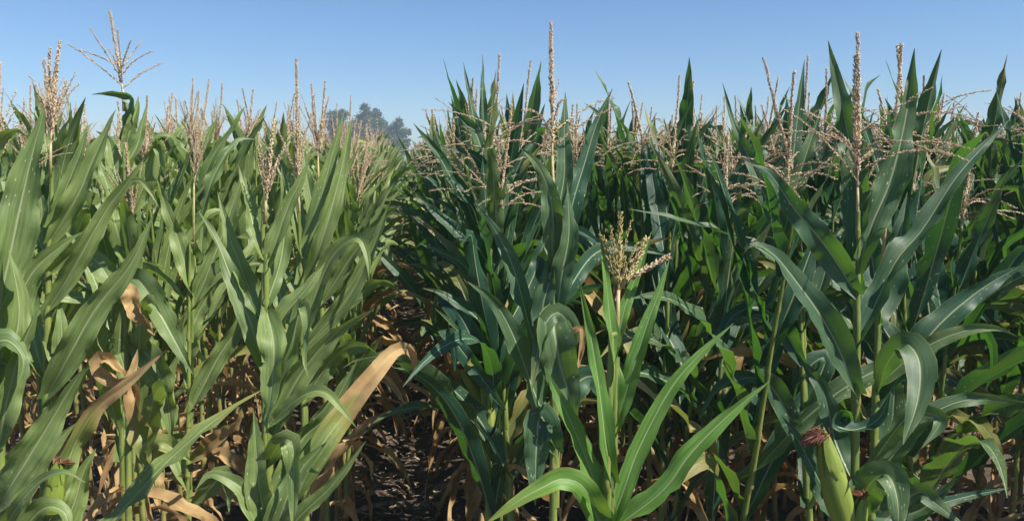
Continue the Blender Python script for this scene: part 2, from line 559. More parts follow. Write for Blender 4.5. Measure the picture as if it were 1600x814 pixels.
def place_near(v, x, y, rz, sc, name='corn_plant', ear=True):
    root = link(name, None)
    root.location = (x, y, 0); root.rotation_euler = (rnd.gauss(0, .045), rnd.gauss(0, .045), rz); root.scale = (sc, sc, sc)
    link('stalk', v['stalk'], root)
    for m in v['leaf']: link('leaf', m, root)
    for m in v['dry']: link('dry_leaf', m, root)
    link('tassel', v['tassel'], root)
    if ear: add_ear(root, v['ear'], 0.92 + 0.06 * v['ear'], v['plane'] + 1.0, R(24))
    return root


# ------------------------------------------------------------------ hero plants (read off the photograph, then set at their real depth)
HERO_TINT = {}


def hero(name, label, lo, hi, d, leaves, tint, top=None, tas=None, r0=0.0135, ears=(), low=None, group='corn plants standing in rows', seed=1, d_hi=None, drystalk=0.5, leafmat=None):
    """lo, hi: stalk pixels (photo); d: depth; leaves: (points, width_px, roll, d0, d1, dry, tint offset)"""
    a = P(lo[0], lo[1], d); b = P(hi[0], hi[1], d if d_hi is None else d_hi)
    ax = (b - a).normalized()
    g = a - ax * (a.z / ax.z)
    root = link(name, None); root.location = (g.x, g.y, 0)
    tag(root, label, 'corn plant', group)
    org = Vector((g.x, g.y, 0))
    sm = MB(); stalk(sm, g - org, b - org, r0, 0.005, seed, 10, drystalk)
    collars = []
    for i, lf in enumerate(leaves):
        pl, w, roll = lf[0], lf[1], lf[2]
        dd0 = lf[3] if len(lf) > 3 else 0.0
        dd1 = lf[4] if len(lf) > 4 else 0.0
        dry = lf[5] if len(lf) > 5 else (0, 0.12)
        to = lf[6] if len(lf) > 6 else 0.0
        n = len(pl)
        cp = [P(x, y, d + dd0 + (dd1 - dd0) * (j / (n - 1))) for j, (x, y) in enumerate(pl)]
        q = g + ax * max(0.1, (cp[0] - g).dot(ax))
        gap_ = (cp[0] - q).length
        joined = gap_ < 0.10
        if joined:
            tdir = (cp[1] - cp[0]).normalized()
            cp[0] = q - ax * 0.012
            collars.append(q - org)
        pts = catmull(cp, 26)
        if isinstance(roll, (int, float)): roll = (roll, roll)
        nr = []
        rt = random.Random(seed * 991 + i)
        tw_a, tw_p, tw_f = rt.uniform(12, 34), rt.uniform(0, 6.28), rt.uniform(2.5, 6)
        for j, p in enumerate(pts):
            T = (pts[min(j + 1, 25)] - pts[max(j - 1, 0)]).normalized()
            nr.append(Matrix.Rotation(R(roll[0] + (roll[1] - roll[0]) * j / 25 + tw_a * math.sin(tw_p + tw_f * j / 25)), 3, T) @ (CAM - p).normalized())
        isdry = dry[0] > 0.5
        mb = MB()
        blade(mb, [p - org for p in pts], nr, w / F * d * 0.95, fold=rt.uniform(.3, .65) if not isdry else rt.uniform(.6, 1.1), ripple=rt.uniform(.2, .5) if not isdry else .4, tint=tint + to, dry=dry,
              seed=seed * 77 + i, crumple=0.55 if isdry else (0.34 if dry[1] > .6 else 0.02), base_w=min(.6, max(.28, .030 / (w / F * d))) if joined else .12, peak=0.30 if joined else .42)
        mb.obj('dry_leaf' if isdry else 'leaf', leafmat or M_LEAF, root)
    for c in collars:            # leaf sheath wrapped round the stalk below each blade
        zr = r0 + (0.005 - r0) * min(1, c.z / (b - g).length) ** 1.3
        tube(sm, [c - ax * 0.15, c - ax * 0.07, c - ax * 0.02, c + ax * 0.004], [zr * 1.06, zr * 1.16, zr * 1.32, zr * 1.22], 10, [0.0, 0, 0, 0], cap=False)
    sm.obj('stalk', M_STALK, root)
    r = random.Random(seed + 900)
    if low:                      # own lower leaves, not visible in detail
        z1, az0, ndry, ngreen = low
        for i in range(ndry + ngreen):
            z = 0.2 + (z1 - 0.2) * i / max(1, ndry + ngreen - 1)
            c = (g + ax * (z / ax.z)) - org
            az = az0 + math.pi * (i % 2) + r.gauss(0, .3)
            mb = MB()
            if i < ndry:
                arch_blade(mb, c, az, R(r.uniform(45, 75)), R(175), r.uniform(.4, .6), 0.055, 18, .5, r.uniform(-.6, .6), r.uniform(-3, 3), fold=.6, ripple=.5, tint=tint, dry=(.8, 1.1), seed=seed * 31 + i, crumple=.5)
                mb.obj('dry_leaf', M_LEAF, root)
            else:
                arch_blade(mb, c, az, R(r.uniform(22, 38)), R(r.uniform(70, 150)), r.uniform(.6, .85), 0.085, 20, 1.6, r.uniform(-.5, .5), r.uniform(-1, 1), fold=.3, ripple=.3, tint=tint + r.uniform(-.1, .1), dry=(.05, .4), seed=seed * 31 + i)
                mb.obj('leaf', M_LEAF, root)
    if tas:
        tm = MB()
        for q, (t0, t1, style, nb, bl, fat, tt) in enumerate(tas):
            tassel(tm, P(t0[0], t0[1], d) - org, P(t1[0], t1[1], d) - org, style, nb, seed + 40 + q, 1.0, bl, fat * 1.1, tt)
            if q == 0:
                c = P(t0[0], t0[1], d) - org
                tube(tm, [b - org - ax * 0.03, (b - org).lerp(c, .5), c + ax * 0.01], [0.0045, 0.004, 0.003], 6, [0.5, 0.5, 0.3])
        tm.obj('tassel', M_TASSEL, root)
    for (e0, e1, ddd, k, wpx) in ears:
        p0 = P(e0[0], e0[1], d + ddd) - org; p1 = P(e1[0], e1[1], d + ddd) - org
        me, ms = EARS[k]
        e = link('ear', me, root)
        axis = (p1 - p0)
        zs = axis.length / (0.19 + 0.015 * k)
        ws = (wpx / F * d) / (2 * (0.024 + 0.001 * k))
        e.location = p0
        e.rotation_euler = (axis.to_track_quat('Z', 'Y') @ Matrix.Rotation(R(150), 3, 'Z').to_quaternion()).to_euler()
        e.scale = (ws, ws, zs)
        link('silk', ms, e)
    return root


exec_heroes = []
# --- K: big plant in front of the dark rows, with the swollen ear
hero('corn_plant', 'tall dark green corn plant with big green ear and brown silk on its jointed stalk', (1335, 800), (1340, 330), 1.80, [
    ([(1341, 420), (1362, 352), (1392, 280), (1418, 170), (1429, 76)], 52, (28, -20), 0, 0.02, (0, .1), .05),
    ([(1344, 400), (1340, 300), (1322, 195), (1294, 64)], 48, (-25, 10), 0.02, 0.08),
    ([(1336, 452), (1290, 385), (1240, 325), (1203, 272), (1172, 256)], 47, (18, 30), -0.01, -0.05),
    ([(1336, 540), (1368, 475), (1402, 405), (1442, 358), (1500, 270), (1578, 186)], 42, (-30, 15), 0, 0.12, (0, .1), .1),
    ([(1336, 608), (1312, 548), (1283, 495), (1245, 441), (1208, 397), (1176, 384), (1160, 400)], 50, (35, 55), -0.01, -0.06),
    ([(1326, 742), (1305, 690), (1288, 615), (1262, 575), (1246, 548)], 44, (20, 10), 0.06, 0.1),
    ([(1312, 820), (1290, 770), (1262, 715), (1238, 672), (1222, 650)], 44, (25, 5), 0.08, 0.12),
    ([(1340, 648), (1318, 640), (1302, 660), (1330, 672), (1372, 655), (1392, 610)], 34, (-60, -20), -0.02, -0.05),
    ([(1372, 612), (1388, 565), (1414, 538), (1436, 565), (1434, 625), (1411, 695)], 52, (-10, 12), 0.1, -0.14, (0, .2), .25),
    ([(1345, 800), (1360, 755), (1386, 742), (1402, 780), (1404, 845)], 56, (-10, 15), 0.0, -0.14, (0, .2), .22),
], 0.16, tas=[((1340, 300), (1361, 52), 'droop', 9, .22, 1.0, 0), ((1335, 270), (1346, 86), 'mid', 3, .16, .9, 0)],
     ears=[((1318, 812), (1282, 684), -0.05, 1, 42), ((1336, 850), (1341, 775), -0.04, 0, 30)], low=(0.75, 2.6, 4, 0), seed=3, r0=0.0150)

hero('corn_plant', 'slender corn plant close beside the eared plant, with white speckled arching leaves', (1364, 720), (1374, 440), 2.0, [
    ([(1368, 640), (1420, 570), (1470, 505), (1540, 447), (1615, 405)], 50, (-30, 10), 0, 0.05),
    ([(1372, 600), (1420, 560), (1470, 530), (1520, 514), (1560, 513), (1590, 526)], 30, (-35, 30), 0, -0.08, (0, .3), .35),
    ([(1375, 745), (1405, 700), (1440, 658), (1490, 630), (1545, 622), (1610, 630)], 36, (-30, 20), 0, -0.05, (0, .2), .2),
    ([(1380, 720), (1420, 650), (1470, 655), (1440, 700)], 38, 10, -.05, -.1, (0, .2), .2),
    ([(1374, 500), (1390, 440), (1405, 380), (1418, 300)], 46, (30, 10), 0.02, .1),
    ([(1366, 800), (1430, 800), (1470, 770), (1497, 745)], 32, (-20, 10), 0, -.06, (0, .25), .15),
    ([(1366, 830), (1430, 770), (1460, 785), (1510, 825)], 40, (-10, 10), 0, -.08, (0, .2), .15),
    ([(1372, 830), (1430, 800), (1500, 778), (1577, 762)], 20, (-20, 10), 0.1, .1),
    ([(1374, 470), (1362, 400), (1352, 340), (1340, 290)], 40, (-20, 10), .03, .1),
], 0.18, tas=[((1395, 250), (1408, 68), 'droop', 8, .2, .9, 0)], low=(0.85, 0.5, 4, 1), seed=5, r0=0.0135)

hero('corn_plant', 'dark corn plant half hidden left of the eared plant, one thin level leaf reaching out', (1255, 620), (1247, 390), 2.35, [
    ([(1249, 440), (1200, 398), (1160, 376), (1110, 357), (1050, 340), (984, 327)], 24, (50, 40), -.05, -.1),
    ([(1248, 420), (1232, 330), (1240, 240), (1257, 94)], 32, (15, -10), .0, .05),
    ([(1248, 400), (1205, 330), (1180, 270), (1145, 190), (1129, 130)], 24, (25, 10), 0, .05),
    ([(1252, 520), (1285, 440), (1300, 380), (1330, 340)], 34, (-20, 10), .02, .1),
    ([(1252, 560), (1215, 500), (1180, 480), (1140, 500), (1120, 560)], 36, (30, 20), 0, -.1),
    ([(1254, 640), (1290, 560), (1250, 590), (1230, 660)], 34, (10, 10), .0, .0),
    ([(1254, 700), (1210, 610), (1170, 590), (1120, 610), (1090, 660)], 38, (30, 10), 0, -.05),
], 0.14, tas=[((1246, 300), (1197, 90), 'droop', 8, .2, .9, 0)], low=(0.8, 1.2, 4, 1), seed=33)

# --- G: young light green plant
hero('corn_plant', 'short young corn plant with bright narrow upright leaves and yellowish tassel', (955, 800), (964, 520), 1.35, [
    ([(962, 745), (946, 690), (935, 600), (920, 507), (905, 436)], 30, (25, -10), -0.02, -0.03),
    ([(963, 655), (960, 570), (952, 490), (944, 407), (937, 360)], 26, (10, 30), -0.01, 0.0),
    ([(969, 672), (985, 590), (1010, 510), (1030, 455), (1046, 406)], 31, (-15, 15), -0.01, 0.02),
    ([(965, 560), (974, 490), (1000, 415), (1018, 362)], 22, (-30, 10), 0.01, .04),
    ([(957, 818), (980, 750), (1000, 697), (1048, 607), (1095, 552), (1146, 505)], 33, (-20, 20), -.01, .02),
    ([(1000, 826), (1035, 767), (1080, 707), (1140, 647), (1203, 595)], 38, (-35, 5), -.02, 0),
    ([(944, 820), (925, 742), (895, 667), (850, 572)], 40, (30, 0), -.01, 0),
    ([(930, 850), (915, 765), (880, 748), (850, 760), (810, 782), (755, 820)], 42, (20, -10), -.05, -.1, (0.1, .4), .1),
    ([(945, 870), (930, 800), (900, 752), (880, 748)], 46, 20, -.03, -.06, (0, .2)),
], 0.78, tas=[((966, 462), (971, 333), 'up', 6, .085, .9, .6), ((963, 440), (938, 368), 'up', 0, .05, 1.2, .6), ((972, 450), (1012, 372), 'up', 1, .08, 1.3, .4), ((975, 440), (1046, 398), 'up', 0, .05, 1.1, .1)], low=(0.5, 0.3, 2, 0), seed=7, r0=0.0125, drystalk=0.2, leafmat=M_YOUNG)

# --- H: large plant behind it, twin tassel spikes
hero('corn_plant', 'tall dark corn plant with twin pink tassel spikes right behind the young plant', (868, 760), (866, 330), 1.92, [
    ([(878, 345), (881, 280), (882, 215), (883, 143)], 30, (10, 25), .0, .03),
    ([(880, 420), (897, 310), (912, 260), (932, 195), (957, 139)], 34, (-30, 10), 0, .06),
    ([(880, 440), (898, 350), (915, 280), (931, 210)], 34, (-40, -10), .03, .1),
    ([(868, 420), (862, 320), (842, 262), (812, 230)], 38, (30, 10), 0, -.05, (0, .1), .15),
    ([(872, 510), (878, 430), (889, 365), (886, 285)], 40, (-10, 20), -.02, -.03, (0, .1), .2),
    ([(870, 560), (893, 520), (872, 488), (850, 510), (838, 560), (831, 612)], 34, (15, -15), -.03, -.1, (0, .35), .15),
    ([(862, 480), (866, 517), (876, 572), (892, 630), (900, 700)], 64, (5, 20), -.06, -.08, (0, .1), .2),
    ([(852, 560), (848, 490), (858, 440), (866, 375)], 40, (20, -10), -.01, -.01, (0, .1), .1),
    ([(868, 540), (895, 520), (910, 515), (906, 560), (896, 590)], 14, 10, -.05, -.09, (.6, 1.0)),
    ([(864, 690), (830, 600), (800, 520), (770, 470), (730, 440)], 46, (30, 20), 0, -.1),
    ([(866, 600), (830, 520), (806, 430), (780, 370), (745, 320)], 44, (30, 10), 0.03, .05),
    ([(868, 640), (900, 600), (930, 590), (950, 640)], 50, 0, .02, .05),
    ([(866, 700), (845, 650), (838, 700), (836, 790)], 52, (15, 10), -.02, -.06),
    ([(870, 480), (925, 400), (980, 385), (1050, 400)], 30, (-20, 20), .05, .15),
], 0.15, tas=[((863, 250), (871, 36), 'droop', 9, .2, 1.0, 0), ((862, 180), (859, 52), 'up', 1, .1, 1.0, 0)], low=(0.8, 2.9, 4, 0), seed=9, r0=0.0145)

# --- I: plants edging the gap on the dark side
hero('corn_plant', 'corn plant at the dark edge of the soil gap, long leaves fanned over the gap', (796, 760), (770, 300), 2.62, [
    ([(780, 400), (745, 335), (712, 290), (680, 235), (646, 193)], 30, (30, 20), 0, -.1),
    ([(782, 440), (745, 385), (700, 350), (648, 303)], 30, (35, 20), 0, -.1),
    ([(770, 300), (745, 212), (725, 186), (701, 160)], 26, (20, 10), 0, 0),
    ([(768, 290), (757, 200), (754, 140), (754, 86)], 18, (0, 20), .02, .05),
    ([(766, 300), (748, 215), (735, 160), (724, 98)], 18, (-10, 10), .05, .1),
    ([(795, 740), (750, 657), (700, 602), (655, 582), (614, 574)], 34, (35, 40), 0, -.15, (0, .25)),
    ([(788, 600), (775, 547), (745, 497), (695, 462), (660, 450)], 36, (30, 25), 0, -.1, (0, .3)),
    ([(788, 560), (768, 490), (730, 420), (690, 395), (655, 380)], 32, (30, 25), 0.02, -.1),
    ([(776, 360), (795, 300), (815, 250), (840, 210)], 26, (-20, 10), 0, .1),
    ([(775, 340), (760, 270), (735, 240), (695, 232)], 24, (40, 20), 0, -.05),
    ([(790, 640), (700, 520), (710, 545), (712, 590)], 26, (10, 10), -.1, -.2),
    ([(790, 520), (830, 440), (850, 380), (870, 340)], 34, (-20, 10), .05, .15),
], 0.12, tas=[((768, 250), (770, 85), 'droop', 10, .22, 1.0, 0)], low=(0.8, 2.0, 6, 0), seed=12)

hero('corn_plant', 'corn plant farther down the dark gap edge, with curled brown leaves at its foot', (742, 740), (735, 300), 3.85, [
    ([(738, 420), (715, 350), (690, 300), (652, 262)], 20, (30, 20), 0, -.15),
    ([(736, 380), (722, 320), (700, 260), (675, 212)], 20, (30, 20), 0, -.1),
    ([(740, 520), (705, 450), (670, 420), (630, 412)], 20, (35, 30), 0, -.2, (.1, .5)),
    ([(742, 640), (700, 560), (660, 470), (610, 462), (582, 475)], 18, (60, 30), 0, -.3, (.7, 1.0)),
    ([(742, 700), (690, 640), (650, 640), (590, 615)], 15, (60, 30), 0, -.3, (.8, 1.1)),
    ([(744, 760), (720, 690), (690, 640), (640, 600), (600, 612)], 18, (60, 0), 0, -.3, (.8, 1.1)),
    ([(735, 330), (728, 250), (720, 200), (716, 150)], 16, (0, 10), 0, .1),
    ([(740, 460), (775, 380), (790, 340), (830, 320)], 22, (-20, 10), 0, .1),
    ([(742, 720), (770, 660), (735, 740), (730, 800)], 22, 0, -.1, -.3, (.9, 1.1)),
], 0.12, tas=[((736, 270), (738, 140), 'droop', 9, .2, 1.0, 0)], low=(0.8, 1.8, 7, 0), seed=14)

# --- L: pale side. E is the first plant of the row beside the gap
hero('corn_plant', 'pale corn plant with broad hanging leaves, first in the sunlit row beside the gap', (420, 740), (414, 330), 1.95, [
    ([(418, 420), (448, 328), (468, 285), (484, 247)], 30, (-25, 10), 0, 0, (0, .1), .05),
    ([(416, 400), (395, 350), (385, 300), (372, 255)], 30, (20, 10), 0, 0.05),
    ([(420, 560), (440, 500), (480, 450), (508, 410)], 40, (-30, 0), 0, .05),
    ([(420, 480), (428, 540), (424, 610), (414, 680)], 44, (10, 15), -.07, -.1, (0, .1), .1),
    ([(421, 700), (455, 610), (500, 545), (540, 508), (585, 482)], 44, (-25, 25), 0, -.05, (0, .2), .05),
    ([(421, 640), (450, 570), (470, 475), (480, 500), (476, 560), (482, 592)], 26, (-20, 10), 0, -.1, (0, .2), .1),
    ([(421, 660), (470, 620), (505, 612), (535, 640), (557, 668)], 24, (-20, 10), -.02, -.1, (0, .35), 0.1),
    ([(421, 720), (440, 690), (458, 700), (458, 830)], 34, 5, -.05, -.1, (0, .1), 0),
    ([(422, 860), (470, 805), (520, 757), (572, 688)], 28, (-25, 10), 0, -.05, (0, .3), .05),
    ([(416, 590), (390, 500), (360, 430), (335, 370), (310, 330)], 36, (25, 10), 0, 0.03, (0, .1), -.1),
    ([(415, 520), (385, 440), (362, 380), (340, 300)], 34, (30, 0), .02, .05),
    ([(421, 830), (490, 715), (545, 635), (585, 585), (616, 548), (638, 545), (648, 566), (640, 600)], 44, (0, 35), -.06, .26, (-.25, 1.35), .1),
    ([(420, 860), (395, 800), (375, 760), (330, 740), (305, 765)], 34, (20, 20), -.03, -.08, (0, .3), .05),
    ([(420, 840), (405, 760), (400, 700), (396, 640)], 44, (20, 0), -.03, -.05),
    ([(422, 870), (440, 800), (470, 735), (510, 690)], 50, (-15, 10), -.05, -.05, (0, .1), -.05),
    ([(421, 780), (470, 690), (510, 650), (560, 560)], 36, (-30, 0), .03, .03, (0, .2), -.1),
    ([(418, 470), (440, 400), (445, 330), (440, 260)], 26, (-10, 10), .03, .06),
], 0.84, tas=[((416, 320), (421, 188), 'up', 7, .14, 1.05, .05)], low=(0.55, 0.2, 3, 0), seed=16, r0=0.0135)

hero('corn_plant', 'pale corn plant in the sunlit gap row with two long upright blades and tall tassel', (478, 700), (468, 330), 2.5, [
    ([(472, 440), (492, 350), (512, 270), (538, 172)], 32, (-25, 5), 0, 0, (0, .1), .05),
    ([(474, 470), (505, 370), (530, 280), (551, 182)], 36, (-30, 5), -.02, .0, (0, .1), .1),
    ([(472, 400), (462, 330), (440, 260), (405, 215)], 28, (30, 10), 0, .05),
    ([(476, 520), (505, 430), (530, 388), (560, 372), (574, 400), (577, 440)], 32, (-30, 20), 0, -.1, (0, .2), .2),
    ([(476, 540), (540, 470), (580, 395), (613, 308)], 30, (-35, 0), 0, -.05, (0, .2), .15),
    ([(478, 620), (520, 560), (560, 540), (600, 560)], 36, (-20, 20), 0, -.1, (0, .3), 0),
    ([(478, 700), (540, 610), (570, 560), (600, 520)], 36, (-20, 20), 0, -.1, (0, .3), 0),
    ([(476, 560), (440, 470), (425, 400), (400, 340)], 34, (30, 0), 0.03, .06),
    ([(478, 800), (530, 720), (570, 670), (610, 640)], 30, (-40, -40), -.1, -.2, (.8, 1.0)),
], 0.84, tas=[((466, 300), (460, 93), 'up', 11, .18, 1.15, 0)], low=(0.6, 0.3, 4, 0), seed=18)

hero('corn_plant', 'pale corn plant with dense upright tassel cluster, third in the sunlit gap row', (507, 690), (498, 300), 3.1, [
    ([(502, 420), (515, 340), (530, 290), (560, 230)], 26, (-25, 5), 0, 0, (0, .1), .05),
    ([(502, 400), (490, 330), (480, 280), (470, 210)], 24, (25, 5), 0, 0),
    ([(504, 470), (550, 400), (590, 350), (625, 320)], 26, (-30, 5), 0, -.1, (0, .2), .1),
    ([(504, 520), (560, 460), (600, 440), (630, 460)], 26, (-30, 20), 0, -.1, (0, .4), .1),
    ([(506, 640), (560, 600), (600, 590), (640, 640)], 24, (-50, 0), 0, -.2, (.8, 1.0)),
    ([(504, 560), (470, 470), (440, 420), (410, 400)], 28, (30, 0), 0, .1),
], 0.84, tas=[((497, 250), (491, 130), 'up', 10, .17, 1.1, 0), ((500, 240), (507, 128), 'up', 4, .15, 1.1, 0)], low=(0.8, 0.9, 6, 0), seed=20)

# --- A, B, C, D: pale plants at the picture's edge side
hero('corn_plant', 'pale corn plant with one very broad pointed upright blade at the field edge', (0, 780), (-4, 300), 1.9, [
    ([(2, 470), (15, 400), (30, 330), (50, 245), (71, 166)], 64, (-20, 15), 0, 0, (0, .08), -.05),
    ([(-2, 400), (-20, 320), (-8, 230), (25, 203), (42, 215)], 44, (-30, 10), 0, -.05, (0, .1), .2),
    ([(4, 790), (12, 767), (60, 690), (120, 592), (142, 572)], 56, (-25, 0), -.05, -.08, (0, .1), .05),
    ([(2, 850), (25, 795), (62, 752), (100, 737), (134, 754)], 24, (-50, -10), -.08, -.15, (0, .2), .05),
    ([(-2, 640), (18, 560), (30, 480), (14, 390)], 46, (-10, 10), -.02, -.03, (0, .1), .1),
    ([(-2, 560), (20, 500), (48, 430), (95, 385), (130, 362)], 46, (-30, 10), .03, .05, (0, .1), .15),
    ([(-2, 600), (-10, 545), (12, 532), (36, 560), (30, 600)], 44, 0, -.05, -.08, (0, .1), -.1),
    ([(0, 700), (8, 640), (28, 560), (60, 480)], 44, (-10, 10), -.03, -.04, (0, .1), .05),
    ([(0, 850), (40, 760), (90, 690), (120, 660)], 50, (-25, 0), 0.03, .05, (0, .15), .1),
    ([(0, 880), (60, 800), (100, 800), (110, 850)], 44, (-20, 10), -.02, -.05, (0, .15), .1),
], 0.84, tas=[((-6, 260), (-10, 100), 'up', 8, .15, 1.0, 0)], low=(0.6, .6, 3, 0), seed=22, r0=.0145)

hero('corn_plant', 'pale corn plant with yellow stalk, small dark silked ear and paired tassel spikes', (72, 620), (79, 260), 2.12, [
    ([(80, 350), (112, 272), (127, 235), (136, 196)], 24, (-20, 0), 0, 0),
    ([(82, 372), (118, 312), (145, 252), (181, 172)], 38, (-30, 0), -.02, -.02, (0, .1), .15),
    ([(76, 620), (108, 555), (148, 485), (205, 412), (240, 335)], 46, (-30, 10), -.04, -.05, (0, .1), .1),
    ([(76, 480), (125, 402), (165, 330), (195, 290), (226, 247)], 34, (-30, 5), -.03, -.03, (0, .1), .15),
    ([(78, 420), (130, 380), (185, 302), (214, 281), (235, 300), (248, 324)], 24, (-30, 30), 0, -.05, (0, .1), .25),
    ([(76, 400), (60, 370), (66, 330), (60, 290)], 36, (10, 10), .02, .02),
    ([(74, 530), (95, 560), (96, 510), (92, 470)], 32, 0, -.02, 0),
    ([(72, 820), (95, 750), (140, 650), (200, 598), (262, 545)], 34, (-25, 15), -.02, -.05, (-.2, 1.1), .25),
    ([(72, 860), (110, 800), (130, 740), (150, 700)], 44, (-20, 10), 0, 0, (0, .2), .1),
    ([(74, 590), (50, 520), (40, 450), (10, 400)], 40, (20, 10), .05, .1),
], 0.84, tas=[((79, 225), (91, 62), 'up', 8, .15, 1.15, 0), ((76, 200), (78, 76), 'up', 3, .14, 1.1, 0)],
     ears=[((80, 800), (92, 722), -.04, 0, 30)], low=(0.6, .3, 4, 1), seed=24, r0=0.0145)

hero('corn_plant', 'pale corn plant with the tallest open tassel and a flag leaf bent flat beneath it', (200, 640), (193, 160), 2.6, [
    ([(194, 215), (207, 172), (206, 152), (180, 146), (143, 148)], 20, (-30, -60), 0, -.05, (0, .05), -.3),
    ([(195, 230), (206, 195), (214, 170), (216, 150)], 20, (-20, 0), -.02, 0, (0, .1), .1),
    ([(197, 260), (215, 225), (222, 195), (230, 160)], 16, (-10, 10), .02, .05, (0, .05), -.1),
    ([(197, 330), (180, 270), (170, 220), (150, 205)], 34, (20, 10), .0, .0),
    ([(197, 350), (225, 290), (240, 240), (250, 225), (258, 280)], 34, (-20, 20), 0, -.05, (0, .1), .1),
    ([(198, 400), (180, 350), (170, 300), (150, 240)], 34, (20, 0), -.05, -.05, (0, .05), .05),
    ([(199, 420), (222, 445), (255, 500), (302, 585)], 46, (-5, 10), -.05, -.1, (0, .05), -.05),
    ([(199, 430), (192, 442), (215, 482), (241, 524)], 32, (0, 20), -.1, -.15, (.9, 1.0)),
    ([(200, 590), (165, 565), (160, 585), (200, 590), (215, 545)], 28, (0, 60), -.15, -.15, (.9, 1.0)),
    ([(200, 580), (212, 625), (225, 670), (242, 760)], 38, (10, 20), -.1, -.15, (.75, .2)),
    ([(200, 520), (240, 567), (262, 627), (268, 690)], 46, (0, 10), -.02, 0, (0, .1), .05),
    ([(200, 480), (160, 420), (135, 400), (110, 430)], 40, (20, 10), -.02, 0, (0, .1), .1),
], 0.84, tas=[((192, 145), (181, 17), 'mid', 10, .17, 1.2, 0)], low=(0.7, .2, 5, 0), seed=26)

hero('corn_plant', 'pale corn plant with slim stalk rising clear above its dark leaf shadows', (296, 730), (303, 380), 3.3, [
    ([(302, 480), (335, 400), (360, 330), (385, 260)], 30, (-20, 0), 0, 0),
    ([(302, 460), (280, 380), (262, 330), (245, 280)], 30, (25, 0), 0, 0, (0, .1), .1),
    ([(298, 640), (340, 560), (380, 500), (400, 440)], 34, (-25, 0), 0, 0, (0, .2), .1),
    ([(299, 600), (300, 520), (320, 470), (350, 430)], 34, (-10, 0), .05, .1, (0, .1), -.1),
    ([(297, 720), (330, 690), (370, 660), (375, 640)], 26, (-30, 0), 0, -.1, (.4, .9)),
    ([(296, 760), (270, 690), (262, 600), (285, 540)], 34, (20, 0), 0, 0, (0, .2), .2),
    ([(296, 720), (250, 690), (240, 730), (250, 800)], 34, (0, 0), -.1, -.1, (.2, .7)),
    ([(296, 790), (330, 760), (350, 740), (358, 800)], 30, (-20, 0), -.1, -.2, (0, .3), .1),
], 0.84, tas=[((303, 290), (318, 120), 'up', 9, .18, 1.1, 0)], low=(0.7, .2, 6, 0), seed=28)

hero('corn_plant', 'pale corn plant farther down the sunlit gap row, brown leaves sagging over the soil', (548, 620), (545, 300), 4.6, [
    ([(547, 420), (575, 380), (600, 385), (618, 420)], 22, (-20, 10), 0, -.2, (0, .3)),
    ([(547, 500), (585, 470), (630, 457), (670, 470), (692, 480)], 17, (50, 20), 0, -.3, (.8, 1.0)),
    ([(548, 560), (600, 530), (640, 545), (655, 600)], 17, (50, 0), 0, -.3, (.8, 1.1)),
    ([(548, 470), (590, 420), (625, 412), (655, 425)], 18, (50, 20), 0, -.3, (.7, 1.0)),
    ([(546, 360), (565, 310), (585, 280), (605, 262)], 18, (-20, 0), 0, 0),
    ([(546, 350), (535, 300), (525, 260), (510, 230)], 18, (20, 0), 0, 0),
    ([(546, 400), (590, 340), (615, 330), (640, 345)], 20, (-20, 20), 0, -.2, (0, .3)),
], 0.84, tas=[((545, 255), (548, 150), 'up', 8, .15, 1.1, 0)], low=(0.9, 0.1, 7, 0), seed=41)
hero('corn_plant', 'dark gap-edge corn plant with gold brown leaves drooping across the soil', (722, 640), (718, 300), 5.2, [
    ([(721, 420), (690, 370), (660, 350), (625, 360)], 18, (30, 20), 0, -.3, (0, .4)),
    ([(722, 480), (690, 430), (655, 418), (615, 410), (590, 425)], 16, (50, 20), 0, -.3, (.8, 1.0)),
    ([(722, 560), (690, 520), (650, 505), (610, 520)], 16, (50, 20), 0, -.3, (.8, 1.1)),
    ([(719, 360), (690, 300), (670, 275), (640, 262)], 16, (20, 10), 0, -.1),
    ([(720, 400), (680, 330), (650, 310), (618, 318)], 17, (30, 20), 0, -.2, (0, .5)),
    ([(718, 330), (712, 260), (705, 220), (700, 170)], 14, (0, 10), 0, .1),
    ([(719, 380), (745, 320), (760, 270), (770, 230)], 17, (-20, 10), 0, .1),
], 0.12, tas=[((718, 270), (716, 175), 'droop', 9, .2, 1.0, 0)], low=(0.9, 1.9, 7, 0), seed=43)

HERO_SPOTS = []
for o in list(COL.objects):
    if o.name.startswith('corn_plant') and o.parent is None:
        HERO_SPOTS.append((o.location.x, o.location.y))

# ------------------------------------------------------------------ the rows
SP = 0.70
rows = []
for k in range(1, 90):
    rows.append((-1, k, -0.35 - SP * (k - 1)))
    rows.append((1, k, 0.35 + SP * (k - 1)))
START = {(-1, 1): 3.45, (-1, 2): 2.78, (-1, 3): 3.0, (-1, 4): 3.5, (-1, 5): 3.6, (1, 1): 2.2, (1, 2): 2.25}
spots = []
FARD = 75.0
for side, k, X in rows:
    y = START.get((side, k), 2.05) + rnd.uniform(0, 0.12)
    while y < FARD:
        gap = 0.175 * rnd.uniform(0.75, 1.3)
        x = X + rnd.gauss(0, 0.035)
        q = proj((x, y, 1.6))
        m = 90 + 260 / max(q[2], .5)
        if q[2] > 0.5 and -m < q[0] < 1600 + (m if q[2] > 3.6 else 700):
            if not any((x - hx) ** 2 + (y - hy) ** 2 < 0.14 ** 2 for hx, hy in HERO_SPOTS):
                spots.append((q[2], side, k, x, y))
        y += gap * (1 if y < 24 else (1.5 if y < 40 else 2.4))
spots.sort()

